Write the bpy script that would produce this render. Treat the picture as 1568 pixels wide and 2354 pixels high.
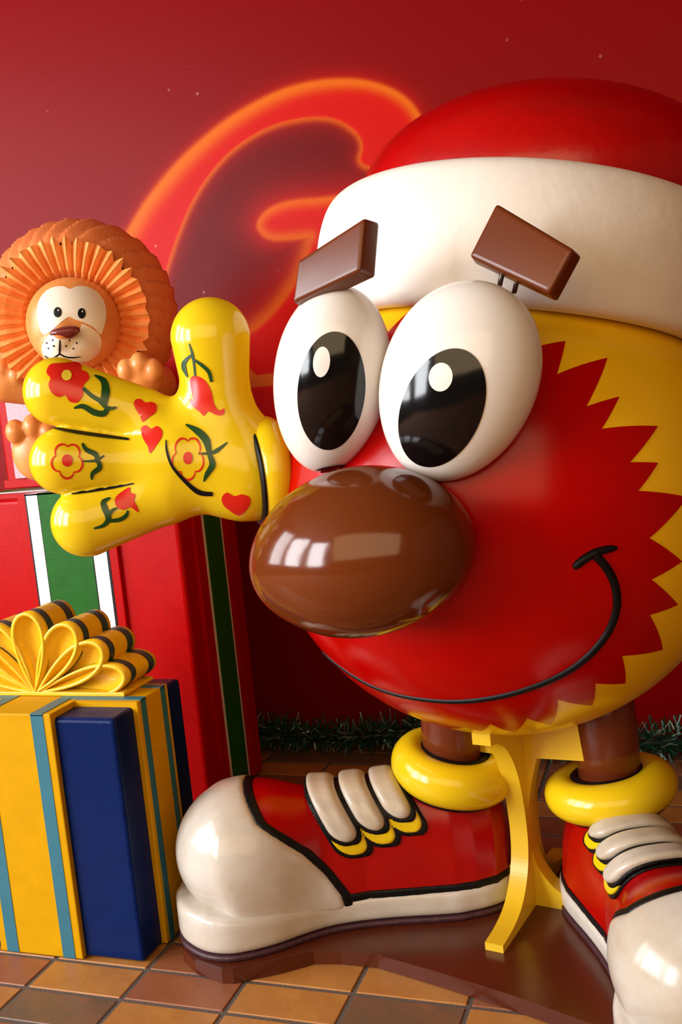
import bpy, bmesh, math, random
import numpy as np
from mathutils import Vector, Matrix
from mathutils.bvhtree import BVHTree
from mathutils.geometry import delaunay_2d_cdt

random.seed(4)
rng = np.random.default_rng(7)
scene = bpy.context.scene
col = scene.collection
for o in list(bpy.data.objects):
    bpy.data.objects.remove(o)

# ------------------------------------------------------------------ camera
FPX = 2260.0                       # focal length for a 1568 px wide frame
RT = np.array([0.94103852, 0.32387622, -0.09772769])
UP = np.array([0.05465052, 0.13954634, 0.98870630])
FW = np.array([-0.33385600, 0.93575158, -0.11361848])
EYE = np.array([0.0, 0.0, 1.25])
cam_data = bpy.data.cameras.new('camera')
cam_data.sensor_fit = 'HORIZONTAL'
cam_data.sensor_width = 36.0
cam_data.lens = FPX / 1568.0 * 36.0
cam_data.clip_start = 0.05
camera = bpy.data.objects.new('camera', cam_data)
col.objects.link(camera)
camera.matrix_world = Matrix(((RT[0], UP[0], -FW[0], EYE[0]),
                              (RT[1], UP[1], -FW[1], EYE[1]),
                              (RT[2], UP[2], -FW[2], EYE[2]),
                              (0, 0, 0, 1)))
scene.camera = camera

# ------------------------------------------------------------------ light
world = bpy.data.worlds.new('world')
scene.world = world
world.use_nodes = True
bg = world.node_tree.nodes['Background']
bg.inputs[0].default_value = (1.0, 0.64, 0.38, 1)
bg.inputs[1].default_value = 0.08


def area_light(name, loc, target, sx, sy, power, color=(1, 1, 1)):
    ld = bpy.data.lights.new(name, 'AREA')
    ld.shape = 'RECTANGLE'
    ld.size, ld.size_y = sx, sy
    ld.energy = power
    ld.color = color
    lo = bpy.data.objects.new(name, ld)
    col.objects.link(lo)
    lo.location = loc
    lo.rotation_euler = (Vector(target) - Vector(loc)).to_track_quat('-Z', 'Y').to_euler()
    return lo


# daylight from the tall shop windows to the left of the photographer
for wx_, wy_, wp_ in ((-5.8, 0.7, 125), (-5.4, -1.1, 230), (-4.4, -2.9, 255)):
    area_light('window_daylight', (wx_, wy_, 2.45), (-0.9, 2.3, 1.2), 1.4, 2.9, wp_, (0.94, 0.97, 1.0))
# unseen warm fill panel, added behind the camera to lift the statue's right side
area_light('warm_fill_light', (-0.1, -2.4, 2.75), (-0.3, 2.2, 1.0), 5.0, 2.6, 105, (1.0, 0.72, 0.40))
scene.view_settings.view_transform = 'Standard'
scene.view_settings.look = 'None'
scene.view_settings.exposure = 0.0
scene.view_settings.gamma = 1.0
scene.view_settings.use_curve_mapping = False


# ------------------------------------------------------------------ helpers
def ray(px, py):
    return RT * (px - 784.0) / FPX - UP * (py - 1177.0) / FPX + FW


def at_depth(px, py, d):
    return EYE + ray(px, py) * d


def at_y(px, py, Y):
    d = ray(px, py)
    return EYE + d * (Y / d[1])


def at_z(px, py, z):
    d = ray(px, py)
    return EYE + d * ((z - EYE[2]) / d[2])


def lin(c):
    return tuple(((v / 255.0) / 12.92 if v / 255.0 <= 0.04045 else ((v / 255.0 + 0.055) / 1.055) ** 2.4) for v in c)


def paint(name, rgb, rough=0.25, var=0.0, bump=0.0, bscale=60, metallic=0.0, spec=0.5, vscale=6, dirt=None, coat=0.0):
    m = bpy.data.materials.new(name)
    m.use_nodes = True
    nt = m.node_tree
    b = nt.nodes['Principled BSDF']
    c = lin(rgb)
    b.inputs['Base Color'].default_value = (*c, 1)
    b.inputs['Roughness'].default_value = rough
    b.inputs['Metallic'].default_value = metallic
    b.inputs['Specular IOR Level'].default_value = spec
    if coat:
        b.inputs['Coat Weight'].default_value = coat
        b.inputs['Coat Roughness'].default_value = 0.06
    tc = nt.nodes.new('ShaderNodeTexCoord')
    if var or dirt:
        n = nt.nodes.new('ShaderNodeTexNoise')
        n.inputs['Scale'].default_value = vscale
        n.inputs['Detail'].default_value = 6
        n.inputs['Roughness'].default_value = 0.65
        nt.links.new(tc.outputs['Object'], n.inputs['Vector'])
        r = nt.nodes.new('ShaderNodeValToRGB')
        r.color_ramp.elements[0].position = 0.32
        r.color_ramp.elements[1].position = 0.66
        d = lin(dirt) if dirt else tuple(v * (1 - var) for v in c)
        r.color_ramp.elements[0].color = (*d, 1)
        r.color_ramp.elements[1].color = (*c, 1)
        nt.links.new(n.outputs['Fac'], r.inputs['Fac'])
        nt.links.new(r.outputs['Color'], b.inputs['Base Color'])
    if bump:
        n2 = nt.nodes.new('ShaderNodeTexNoise')
        n2.inputs['Scale'].default_value = bscale
        n2.inputs['Detail'].default_value = 4
        nt.links.new(tc.outputs['Object'], n2.inputs['Vector'])
        bp = nt.nodes.new('ShaderNodeBump')
        bp.inputs['Strength'].default_value = bump
        bp.inputs['Distance'].default_value = 0.01
        nt.links.new(n2.outputs['Fac'], bp.inputs['Height'])
        nt.links.new(bp.outputs['Normal'], b.inputs['Normal'])
    return m


M = dict(
    red=paint('gloss_red_paint', (184, 0, 0), 0.2, 0.12, 0.03, 9, spec=0.22),
    hatred=paint('worn_hat_red', (176, 1, 1), 0.26, 0.2, 0.14, 22, spec=0.55),
    rim=paint('gloss_yellow_rim', (255, 202, 18), 0.22, 0.08, 0.03, 9),
    brown=paint('chocolate_gloss', (106, 48, 16), 0.13, 0.08, 0.14, 7),
    brow=paint('chocolate_satin', (104, 46, 14), 0.3, 0.1),
    leg=paint('leg_brown', (104, 44, 20), 0.22, 0.1),
    white=paint('eye_white', (238, 232, 226), 0.16, 0.04),
    black=paint('gloss_black', (10, 9, 10), 0.12),
    line=paint('line_black', (8, 7, 9), 0.45, spec=0.25),
    brim=paint('brim_white', (236, 226, 216), 0.45, 0.06, 0.25, 14, vscale=9),
    glove=paint('glove_yellow', (230, 196, 22), 0.15, 0.05, 0.04, 8),
    cuff=paint('cuff_yellow', (226, 190, 20), 0.18, 0.06, 0.03, 10),
    deco_red=paint('flower_red', (216, 34, 20), 0.25, 0.1),
    deco_green=paint('stem_green', (24, 70, 24), 0.3, 0.25, vscale=40),
    deco_yellow=paint('flower_yellow', (226, 200, 54), 0.3),
    shoe_white=paint('shoe_white', (206, 198, 188), 0.2, 0.0, 0.02, 8, dirt=(184, 168, 144), vscale=5),
    shoe_red=paint('shoe_red', (170, 1, 2), 0.24, 0.2, 0.04, 20, spec=0.4),
    plate=paint('brown_board', (84, 34, 16), 0.24, 0.2, 0.03, 20),
    outsole=paint('outsole_purple', (70, 36, 44), 0.5, 0.25, vscale=30),
    stand=paint('stand_yellow', (224, 182, 34), 0.3, 0.05),
    steel=paint('pin_steel', (90, 80, 76), 0.35, metallic=0.8),
    gblue=paint('gift_blue', (4, 30, 86), 0.28, 0.15, 0.10, 420, vscale=20, spec=0.12),
    gyellow=paint('gift_yellow', (208, 154, 3), 0.4, 0.1, 0.10, 420, vscale=20, spec=0.12),
    gteal=paint('gift_teal', (44, 112, 132), 0.4, 0.15, 0.1, 420),
    gred=paint('gift_red', (180, 1, 2), 0.3, 0.12, 0.14, 380, vscale=18, spec=0.12),
    ggreen=paint('gift_green', (28, 96, 18), 0.36, 0.2, 0.2, 420, vscale=25, spec=0.15),
    gwhite=paint('gift_white', (226, 220, 222), 0.4, 0.05, 0.1, 420),
    gpale=paint('gift_pale_ribbon', (206, 160, 170), 0.5, 0.08, 0.3, 140),
    bow=paint('bow_yellow', (240, 190, 30), 0.32, 0.12, 0.15, 60, vscale=20),
    bowband=paint('bow_teal_band', (44, 72, 82), 0.4, 0.3, vscale=30),
    lion=paint('lion_tan', (236, 160, 92), 0.35, 0.0, 0.03, 30, dirt=(218, 126, 56), vscale=8),
    mane=paint('lion_mane', (252, 176, 104), 0.42, 0.0, 0.15, 60, dirt=(240, 140, 66), vscale=10),
    hood=paint('lion_hood', (236, 130, 72), 0.4, 0.15, 0.12, 50),
    cream=paint('lion_cream', (240, 226, 206), 0.35, 0.05),
    lnose=paint('lion_nose', (112, 40, 34), 0.2),
    denim=paint('denim_blue', (70, 116, 160), 0.5, 0.2),
    grout=paint('grout', (92, 80, 72), 0.8, 0.2, 0.3, 200, vscale=60),
    tile_tan=paint('tile_tan', (180, 122, 58), 0.42, 0.0, 0.05, 80, dirt=(162, 102, 46), vscale=9),
    tile_terra=paint('tile_terracotta', (150, 88, 56), 0.42, 0.0, 0.05, 80, dirt=(132, 76, 44), vscale=9),
    tile_dark=paint('tile_dark', (128, 84, 58), 0.42, 0.0, 0.05, 80, dirt=(92, 76, 58), vscale=7),
    tinsel=paint('tinsel_green', (26, 84, 56), 0.25, metallic=0.35),
    tinsel_lt=paint('tinsel_silver_green', (170, 205, 195), 0.18, metallic=0.6),
    wire=paint('garland_wire', (14, 24, 16), 0.7),
)


def empty(name, loc, label, cat, group=None):
    o = bpy.data.objects.new(name, None)
    col.objects.link(o)
    o.location = loc
    o.empty_display_size = 0.1
    o['label'] = label
    o['category'] = cat
    if group:
        o['group'] = group
    return o


def attach(o, parent):
    if parent is not None:
        o.parent = parent
        if parent.type == 'EMPTY':
            o.matrix_parent_inverse = Matrix.Translation(-Vector(parent.location))


def make(name, verts, faces, mat, parent=None, smooth=True, midx=None):
    me = bpy.data.meshes.new(name)
    me.from_pydata([tuple(map(float, v)) for v in verts] if not isinstance(verts, np.ndarray) else verts.tolist(), [],
                   faces if not isinstance(faces, np.ndarray) else faces.tolist())
    mats = mat if isinstance(mat, (list, tuple)) else [mat]
    for m in mats:
        me.materials.append(m)
    if smooth:
        me.polygons.foreach_set('use_smooth', [True] * len(me.polygons))
    if midx is not None:
        me.polygons.foreach_set('material_index', list(midx))
    me.update()
    o = bpy.data.objects.new(name, me)
    col.objects.link(o)
    attach(o, parent)
    return o


def from_bm(name, bm, mat, parent=None, smooth=False):
    me = bpy.data.meshes.new(name)
    bmesh.ops.recalc_face_normals(bm, faces=bm.faces)
    bm.to_mesh(me)
    bm.free()
    me.materials.append(mat)
    if smooth:
        me.polygons.foreach_set('use_smooth', [True] * len(me.polygons))
    o = bpy.data.objects.new(name, me)
    col.objects.link(o)
    attach(o, parent)
    return o


def bm_box(bm, lo, hi, bev=0.0, seg=2):
    r = bmesh.ops.create_cube(bm, size=1.0)
    vs = r['verts']
    for v in vs:
        v.co = Vector(((lo[i] + hi[i]) / 2 + v.co[i] * (hi[i] - lo[i]) for i in range(3)))
    if bev > 0:
        es = list({e for v in vs for e in v.link_edges})
        bmesh.ops.bevel(bm, geom=es, offset=bev, segments=seg, affect='EDGES', profile=0.5)


def box(name, lo, hi, mat, parent=None, bev=0.004, seg=2):
    bm = bmesh.new()
    bm_box(bm, lo, hi, bev, seg)
    return from_bm(name, bm, mat, parent)


# -------- implicit surfaces: naive surface nets
def surface_nets(fn, lo, hi, step):
    lo, hi = np.array(lo, float), np.array(hi, float)
    n = np.maximum(np.ceil((hi - lo) / step).astype(int) + 1, 3)
    ax = [lo[i] + step * np.arange(n[i]) for i in range(3)]
    X, Y, Z = np.meshgrid(*ax, indexing='ij', sparse=False)
    F = fn(X, Y, Z)
    s = F < 0
    cs = np.zeros(tuple(n - 1), dtype=int)
    for i in (0, 1):
        for j in (0, 1):
            for k in (0, 1):
                cs += s[i:n[0] - 1 + i, j:n[1] - 1 + j, k:n[2] - 1 + k]
    mask = (cs > 0) & (cs < 8)
    idx = -np.ones(mask.shape, dtype=int)
    cells = np.argwhere(mask)
    idx[mask] = np.arange(len(cells))
    acc = np.zeros((len(cells), 3))
    cnt = np.zeros(len(cells))
    c0, c1, c2 = cells.T
    for a in range(3):
        b, c = (a + 1) % 3, (a + 2) % 3
        for db in (0, 1):
            for dc in (0, 1):
                off = np.zeros(3, int)
                off[b], off[c] = db, dc
                p = (c0 + off[0], c1 + off[1], c2 + off[2])
                off2 = off.copy()
                off2[a] = 1
                r = (c0 + off2[0], c1 + off2[1], c2 + off2[2])
                f0, f1 = F[p], F[r]
                m = (f0 < 0) != (f1 < 0)
                t = np.where(m, f0 / np.where(m, f0 - f1, 1), 0)
                pos = np.stack(p, 1).astype(float)
                pos[:, a] += t
                acc[m] += pos[m]
                cnt[m] += 1
    V = lo + step * acc / cnt[:, None]
    faces = []
    for a in range(3):
        b, c = (a + 1) % 3, (a + 2) % 3
        sl0 = [slice(1, n[i] - 1) for i in range(3)]
        sl1 = [slice(1, n[i] - 1) for i in range(3)]
        sl0[a] = slice(0, n[a] - 1)
        sl1[a] = slice(1, n[a])
        s0, s1 = s[tuple(sl0)], s[tuple(sl1)]
        ch = np.argwhere(s0 != s1)
        base = ch.copy()
        base[:, b] += 1
        base[:, c] += 1
        flip = s0[tuple(ch.T)]

        def cell(db, dc):
            q = base.copy()
            q[:, b] += db
            q[:, c] += dc
            return idx[tuple(q.T)]
        q = np.stack([cell(-1, -1), cell(0, -1), cell(0, 0), cell(-1, 0)], 1)
        q[~flip] = q[~flip][:, ::-1]
        faces.append(q)
    faces = np.concatenate(faces)
    # two Newton steps on to the true surface
    e = step * 0.25
    for _ in range(2):
        x, y, z = V.T
        f = fn(x, y, z)
        g = np.stack([fn(x + e, y, z) - fn(x - e, y, z), fn(x, y + e, z) - fn(x, y - e, z), fn(x, y, z + e) - fn(x, y, z - e)], 1) / (2 * e)
        d = f[:, None] * g / np.maximum((g * g).sum(1), 1e-6)[:, None]
        L = np.linalg.norm(d, axis=1, keepdims=True)
        V = V - d * np.minimum(1, 0.5 * step / np.maximum(L, 1e-9))
    return V, faces


def smin(a, b, k):
    h = np.clip(0.5 + 0.5 * (b - a) / k, 0, 1)
    return b + (a - b) * h - k * h * (1 - h)


def smax(a, b, k):
    return -smin(-a, -b, k)


def ellip(x, y, z, c, r):
    p = np.sqrt(((x - c[0]) / r[0]) ** 2 + ((y - c[1]) / r[1]) ** 2 + ((z - c[2]) / r[2]) ** 2)
    q = np.sqrt(((x - c[0]) / r[0] ** 2) ** 2 + ((y - c[1]) / r[1] ** 2) ** 2 + ((z - c[2]) / r[2] ** 2) ** 2)
    return p * (p - 1) / np.maximum(q, 1e-6)


def cone(x, y, z, a, b, ra, rb):
    a, b = np.array(a, float), np.array(b, float)
    d = b - a
    t = np.clip(((x - a[0]) * d[0] + (y - a[1]) * d[1] + (z - a[2]) * d[2]) / (d @ d), 0, 1)
    return np.sqrt((x - a[0] - t * d[0]) ** 2 + (y - a[1] - t * d[1]) ** 2 + (z - a[2] - t * d[2]) ** 2) - (ra + t * (rb - ra))


def sdf_obj(name, fn, lo, hi, step, mat, parent=None, T=None):
    V, Fq = surface_nets(fn, lo, hi, step)
    if T is not None:
        T = np.array(T)
        V = V @ T[:3, :3].T + T[:3, 3]
    return make(name, V, Fq, mat, parent)


def frame(c, ex, ey, ez):
    T = np.eye(4)
    T[:3, 0], T[:3, 1], T[:3, 2], T[:3, 3] = ex, ey, ez, c
    return T


def facing(az, el, roll):
    az, el, roll = np.radians([az, el, roll])
    n = np.array([math.sin(az) * math.cos(el), -math.cos(az) * math.cos(el), math.sin(el)])
    s = np.array([math.cos(az), math.sin(az), 0.0])
    u = np.cross(n, s)
    if u[2] < 0:
        u = -u
    s2 = math.cos(roll) * s - math.sin(roll) * u
    u2 = math.sin(roll) * s + math.cos(roll) * u
    return s2, u2, n


def ellipsoid(name, c, ax, mat, parent=None, nu=72, nv=40, egg=0.0, dent=None):
    """ax: three scaled axis vectors (side, up, normal); egg narrows the top"""
    V, Fc = [], []
    for j in range(nv + 1):
        t = math.pi * j / nv
        for i in range(nu):
            p = 2 * math.pi * i / nu
            u = math.cos(t)
            k = 1 - egg * u
            a, b = math.sin(t) * math.cos(p) * k, math.sin(t) * math.sin(p) * k
            V.append(c + ax[0] * a + ax[1] * u + ax[2] * b)
    V = np.array(V)
    if dent:
        V = dent(V)
    for j in range(nv):
        for i in range(nu):
            a, b = j * nu + i, j * nu + (i + 1) % nu
            Fc.append((a, b, b + nu, a + nu))
    o = make(name, V, Fc, mat, parent)
    return o


def lathe(name, prof, c, A, mat, parent=None, n=96, closed=True, wob=None):
    A = np.array(A, float)
    A /= np.linalg.norm(A)
    e1 = np.cross(A, [0, 1, 0.001])
    e1 /= np.linalg.norm(e1)
    e2 = np.cross(A, e1)
    V, Fc = [], []
    for i in range(n):
        p = 2 * math.pi * i / n
        for (r, h) in prof:
            V.append(np.array(c) + (e1 * math.cos(p) + e2 * math.sin(p)) * r + A * h)
    m = len(prof)
    for i in range(n):
        for j in range(m if closed else m - 1):
            a, b = i * m + j, i * m + (j + 1) % m
            a2, b2 = ((i + 1) % n) * m + j, ((i + 1) % n) * m + (j + 1) % m
            Fc.append((a, b, b2, a2))
    return make(name, np.array(V), Fc, mat, parent)


def round_profile(pts, r=0.3, n=4):
    """Chaikin corner rounding of a closed profile"""
    P = [np.array(p, float) for p in pts]
    for _ in range(n):
        Q = []
        for i in range(len(P)):
            a, b = P[i], P[(i + 1) % len(P)]
            Q += [a * 0.75 + b * 0.25, a * 0.25 + b * 0.75]
        P = Q
    return [tuple(p) for p in P]


def tube(name, pts, r, mat, parent=None, n=10, flat=None):
    """tube through 3-D points; r may be a list"""
    P = [Vector(p) for p in pts]
    rs = r if isinstance(r, (list, tuple, np.ndarray)) else [r] * len(P)
    V, Fc = [], []
    up = Vector((0.13, -0.3, 0.94)).normalized()
    for i, p in enumerate(P):
        t = (P[min(i + 1, len(P) - 1)] - P[max(i - 1, 0)]).normalized()
        s = t.cross(up)
        if s.length < 1e-4:
            s = t.cross(Vector((1, 0, 0)))
        s.normalize()
        u = s.cross(t)
        for k in range(n):
            a = 2 * math.pi * k / n
            V.append(p + (s * math.cos(a) + u * math.sin(a)) * rs[i])
    for i in range(len(P) - 1):
        for k in range(n):
            a, b = i * n + k, i * n + (k + 1) % n
            Fc.append((a, b, b + n, a + n))
    Fc.append(tuple(range(n - 1, -1, -1)))
    Fc.append(tuple((len(P) - 1) * n + k for k in range(n)))
    return make(name, V, Fc, mat, parent)


def smooth_path(pts, n=8, closed=False):
    P = [np.array(p, float) for p in pts]
    out = []
    m = len(P)
    rngs = range(m) if closed else range(m - 1)
    for i in rngs:
        if closed:
            p0, p1, p2, p3 = P[i - 1], P[i], P[(i + 1) % m], P[(i + 2) % m]
        else:
            p0, p1, p2, p3 = P[max(i - 1, 0)], P[i], P[i + 1], P[min(i + 2, m - 1)]
        for k in range(n):
            t = k / n
            out.append(0.5 * ((2 * p1) + (-p0 + p2) * t + (2 * p0 - 5 * p1 + 4 * p2 - p3) * t * t + (-p0 + 3 * p1 - 3 * p2 + p3) * t ** 3))
    if not closed:
        out.append(P[-1])
    return out


# -------- paint laid on a real surface
class Surf:
    """A finished mesh that painted marks are laid on."""
    def __init__(self, *objs):
        V, Fc = [], []
        for o in objs:
            b = len(V)
            V += [v.co.copy() for v in o.data.vertices]
            Fc += [[b + i for i in p.vertices] for p in o.data.polygons]
        self.bvh = BVHTree.FromPolygons(V, Fc)

    def hit(self, px, py):
        d = Vector(ray(px, py)).normalized()
        h = self.bvh.ray_cast(Vector(EYE), d)
        return h[0], h[1]


def mark(name, outline, surf, mat, parent, lift=0.0012, grid=7.0, holes=()):
    """a patch of paint: closed outline traced on to the surface, lifted by a paint film"""
    loops = [outline] + list(holes)
    pts, edges = [], []
    for lp in loops:
        b = len(pts)
        pts += [Vector((float(p[0]), float(p[1]))) for p in lp]
        edges += [(b + i, b + (i + 1) % len(lp)) for i in range(len(lp))]
    xs = [p.x for p in pts]
    ys = [p.y for p in pts]
    x = min(xs) + grid / 2
    while x < max(xs):
        y = min(ys) + grid / 2
        while y < max(ys):
            pts.append(Vector((x, y)))
            y += grid
        x += grid
    r = delaunay_2d_cdt(pts, edges, [], 1 if not holes else 4, 1e-4)
    v2, tris = r[0], r[2]
    V, ok = [], []
    for p in v2:
        h, nn = surf.hit(p.x, p.y)
        if h is None:
            V.append(Vector((0, 0, 0)))
            ok.append(False)
        else:
            if nn.dot(Vector(ray(p.x, p.y))) > 0:
                nn = -nn
            V.append(h + nn * lift)
            ok.append(True)
    T = []
    for t in tris:
        if not all(ok[i] for i in t):
            continue
        if holes:
            cx = sum(v2[i].x for i in t) / len(t)
            cy = sum(v2[i].y for i in t) / len(t)
            if not inside(cx, cy, outline) or any(inside(cx, cy, h) for h in holes):
                continue
        ctr = [V[i] for i in t]
        if max((ctr[i] - ctr[i - 1]).length for i in range(len(ctr))) > 0.06:
            continue
        T.append(tuple(t))
    used = sorted({i for t in T for i in t})
    remap = {i: k for k, i in enumerate(used)}
    o = make(name, [V[i] for i in used], [tuple(remap[i] for i in t) for t in T], mat, parent)
    # make every normal look outwards
    me = o.data
    bm = bmesh.new()
    bm.from_mesh(me)
    flip = [f for f in bm.faces if f.normal.dot(f.calc_center_median() - Vector(EYE)) > 0]
    bmesh.ops.reverse_faces(bm, faces=flip)
    bm.to_mesh(me)
    bm.free()
    return o


def inside(x, y, poly):
    c = False
    j = len(poly) - 1
    for i in range(len(poly)):
        xi, yi = poly[i][0], poly[i][1]
        xj, yj = poly[j][0], poly[j][1]
        if (yi > y) != (yj > y) and x < (xj - xi) * (y - yi) / (yj - yi) + xi:
            c = not c
        j = i
    return c


def stroke_outline(pts, widths, n=6):
    P = smooth_path(pts, n)
    m = len(P)
    if isinstance(widths, (int, float)):
        widths = [widths] * len(pts)
    W = np.interp(np.linspace(0, len(pts) - 1, m), range(len(pts)), widths) / 2
    L, R = [], []
    for i, p in enumerate(P):
        t = P[min(i + 1, m - 1)] - P[max(i - 1, 0)]
        t = t / max(np.linalg.norm(t), 1e-9)
        nn = np.array([-t[1], t[0]])
        L.append(p + nn * W[i])
        R.append(p - nn * W[i])
    return L + R[::-1]


def oval(cx, cy, rx, ry, tilt=0, n=40):
    t = math.radians(tilt)
    out = []
    for i in range(n):
        a = 2 * math.pi * i / n
        x, y = rx * math.cos(a), ry * math.sin(a)
        out.append((cx + x * math.cos(t) - y * math.sin(t), cy + x * math.sin(t) + y * math.cos(t)))
    return out


def join(name, objs, parent):
    """several pieces of one painted motif become one mesh with its materials"""
    V, Fc, mi, mats = [], [], [], []
    for o in objs:
        b = len(V)
        V += [v.co.copy() for v in o.data.vertices]
        m = o.data.materials[0]
        if m not in mats:
            mats.append(m)
        for p in o.data.polygons:
            Fc.append([b + i for i in p.vertices])
            mi.append(mats.index(m))
        bpy.data.objects.remove(o)
    return make(name, V, Fc, mats, parent, True, mi)


# ================================================================== SETTING
def struct(o):
    o['kind'] = 'structure'
    return o


# floor: mortar bed with the quarry tiles laid in it; far tiles are left to the material
def floor_material():
    m = M['grout']
    nt_ = m.node_tree
    bs = nt_.nodes['Principled BSDF']
    t_ = nt_.nodes.new('ShaderNodeTexCoord')
    mp = nt_.nodes.new('ShaderNodeMapping')
    mp.inputs['Location'].default_value = (1.22941, -1.81918, 0)
    br = nt_.nodes.new('ShaderNodeTexBrick')
    br.offset = 0.0
    br.inputs['Color1'].default_value = (*lin((168, 108, 56)), 1)
    br.inputs['Color2'].default_value = (*lin((128, 80, 52)), 1)
    br.inputs['Mortar'].default_value = (*lin((92, 80, 72)), 1)
    br.inputs['Scale'].default_value = 1.0
    br.inputs['Mortar Size'].default_value = 0.006
    br.inputs['Mortar Smooth'].default_value = 0.1
    br.inputs['Brick Width'].default_value = 0.25
    br.inputs['Row Height'].default_value = 0.11325
    nt_.links.new(t_.outputs['Object'], mp.inputs['Vector'])
    nt_.links.new(mp.outputs['Vector'], br.inputs['Vector'])
    nt_.links.new(br.outputs['Color'], bs.inputs['Base Color'])


floor_material()
floor = struct(box('floor', (-5, -2.5, -0.08), (3.5, 3.4, -0.003), M['grout'], None, 0))
TW, TD, TX, TY, JT = 0.2500, 0.11325, -1.22941, 1.81918, 0.0055


def tile_mesh(mat):
    bm = bmesh.new()
    bm_box(bm, (JT, JT, -0.006), (TW - JT, TD - JT, 0.0), 0.0018, 1)
    bmesh.ops.delete(bm, geom=[f for f in bm.faces if f.normal.z < -0.9], context='FACES')
    me = bpy.data.meshes.new('tile')
    bm.to_mesh(me)
    bm.free()
    me.materials.append(mat)
    return me


tile_me = {k: tile_mesh(M[k]) for k in ('tile_tan', 'tile_terra', 'tile_dark')}
special = {(0, -1): 'tile_terra', (-1, -1): 'tile_tan', (-1, -2): 'tile_dark', (0, -2): 'tile_tan', (1, -1): 'tile_tan', (2, -1): 'tile_terra',
           (1, -2): 'tile_tan', (2, -2): 'tile_tan', (1, 0): 'tile_tan', (2, 0): 'tile_tan', (-2, -1): 'tile_terra', (-2, -2): 'tile_tan',
           (2, -1): 'tile_dark', (3, -1): 'tile_tan', (0, 0): 'tile_terra', (-1, 0): 'tile_tan',
           (0, 11): 'tile_dark', (0, 10): 'tile_tan', (-1, 11): 'tile_dark', (-1, 10): 'tile_tan', (1, 11): 'tile_terra', (1, 10): 'tile_terra'}
for i in range(-6, 8):
    for j in range(-7, 14):
        if TY + (j + 1) * TD > 3.31:
            continue
        k = special.get((i, j)) or random.choice(['tile_tan', 'tile_tan', 'tile_terra', 'tile_terra', 'tile_dark'])
        t = bpy.data.objects.new('tile', tile_me[k])
        col.objects.link(t)
        t.location = (TX + i * TW, TY + j * TD, random.uniform(-0.0006, 0.0))
        t.parent = floor

ceil_m = paint('ceiling_brown', (96, 76, 60), 0.7)
struct(box('ceiling', (-5, -2.5, 4.2), (3.5, 3.4, 4.3), ceil_m, None, 0))
struct(box('wall_right', (3.5, -2.5, -0.08), (3.6, 3.4, 4.3), paint('side_wall', (110, 70, 52), 0.7), None, 0))

# back wall with its big printed panel
WY = 3.30
st = 0.006
gx = np.arange(-2.9, 0.75, st)
gz = np.arange(0.0, 3.05, st)
gz[-1] = 3.05
GX, GZ = np.meshgrid(gx, gz, indexing='ij')


def wallpts(pts):
    return [np.array([p[0], p[2]]) for p in (at_y(x, y, WY) for x, y in pts)]


cv1 = smooth_path(wallpts([(215, 760), (240, 660), (268, 590), (300, 530), (340, 465), (400, 390), (470, 322), (550, 262), (640, 215), (720, 192), (800, 186), (860, 194), (910, 214), (945, 242), (968, 278)]), 6)
cv2 = smooth_path(wallpts([(350, 760), (365, 690), (385, 615), (410, 540), (440, 470), (480, 405), (530, 350), (590, 308), (650, 283), (720, 271), (770, 276), (810, 298), (829, 322), (832, 345), (827, 365), (836, 380), (862, 388)]), 6)
cv3a = smooth_path(wallpts([(880, 436), (800, 450), (740, 458), (680, 463), (640, 473), (610, 490), (594, 516), (605, 538), (630, 549), (670, 548), (714, 544)]), 6)
cv3b = smooth_path(wallpts([(714, 544), (708, 575), (690, 625), (662, 672), (622, 722), (575, 762), (520, 792)]), 6)
bar = wallpts([(566, 838), (590, 862), (640, 860), (640, 886), (566, 892), (330, 905), (330, 895), (420, 880)])
counter = [*cv2, *cv3a, *cv3b, *wallpts([(440, 800), (350, 760)])]
letter = [*cv1, *wallpts([(1100, 420), (1100, 1000), (700, 1000), (215, 1000)])]


def dist_poly(poly, side=False):
    D = np.full(GX.shape, 9.0)
    for a, b in zip(poly[:-1], poly[1:]):
        d = b - a
        t = np.clip(((GX - a[0]) * d[0] + (GZ - a[1]) * d[1]) / max(d @ d, 1e-12), 0, 1)
        D = np.minimum(D, np.hypot(GX - a[0] - t * d[0], GZ - a[1] - t * d[1]))
    return D


def in_poly(poly):
    c = np.zeros(GX.shape, bool)
    j = len(poly) - 1
    for i in range(len(poly)):
        xi, yi = poly[i]
        xj, yj = poly[j]
        with np.errstate(divide='ignore', invalid='ignore'):
            m = ((yi > GZ) != (yj > GZ)) & (GX < (xj - xi) * (GZ - yi) / (yj - yi) + xi)
        c ^= m
        j = i
    return c


IN, CO, BA = in_poly(letter), in_poly(counter), in_poly(bar)
D1, D2, D3a, D3b = dist_poly(cv1), dist_poly(cv2), dist_poly(cv3a), dist_poly(cv3b)
stroke = IN & ~CO
base = np.zeros(GX.shape + (3,))
c_out, c_in, c_bright = np.array(lin((122, 0, 3))), np.array(lin((98, 0, 4))), np.array(lin((200, 6, 3)))
base[:] = c_out
base[CO & IN] = c_in
base[stroke] = c_out + (c_bright - c_out) * 0.8
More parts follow.
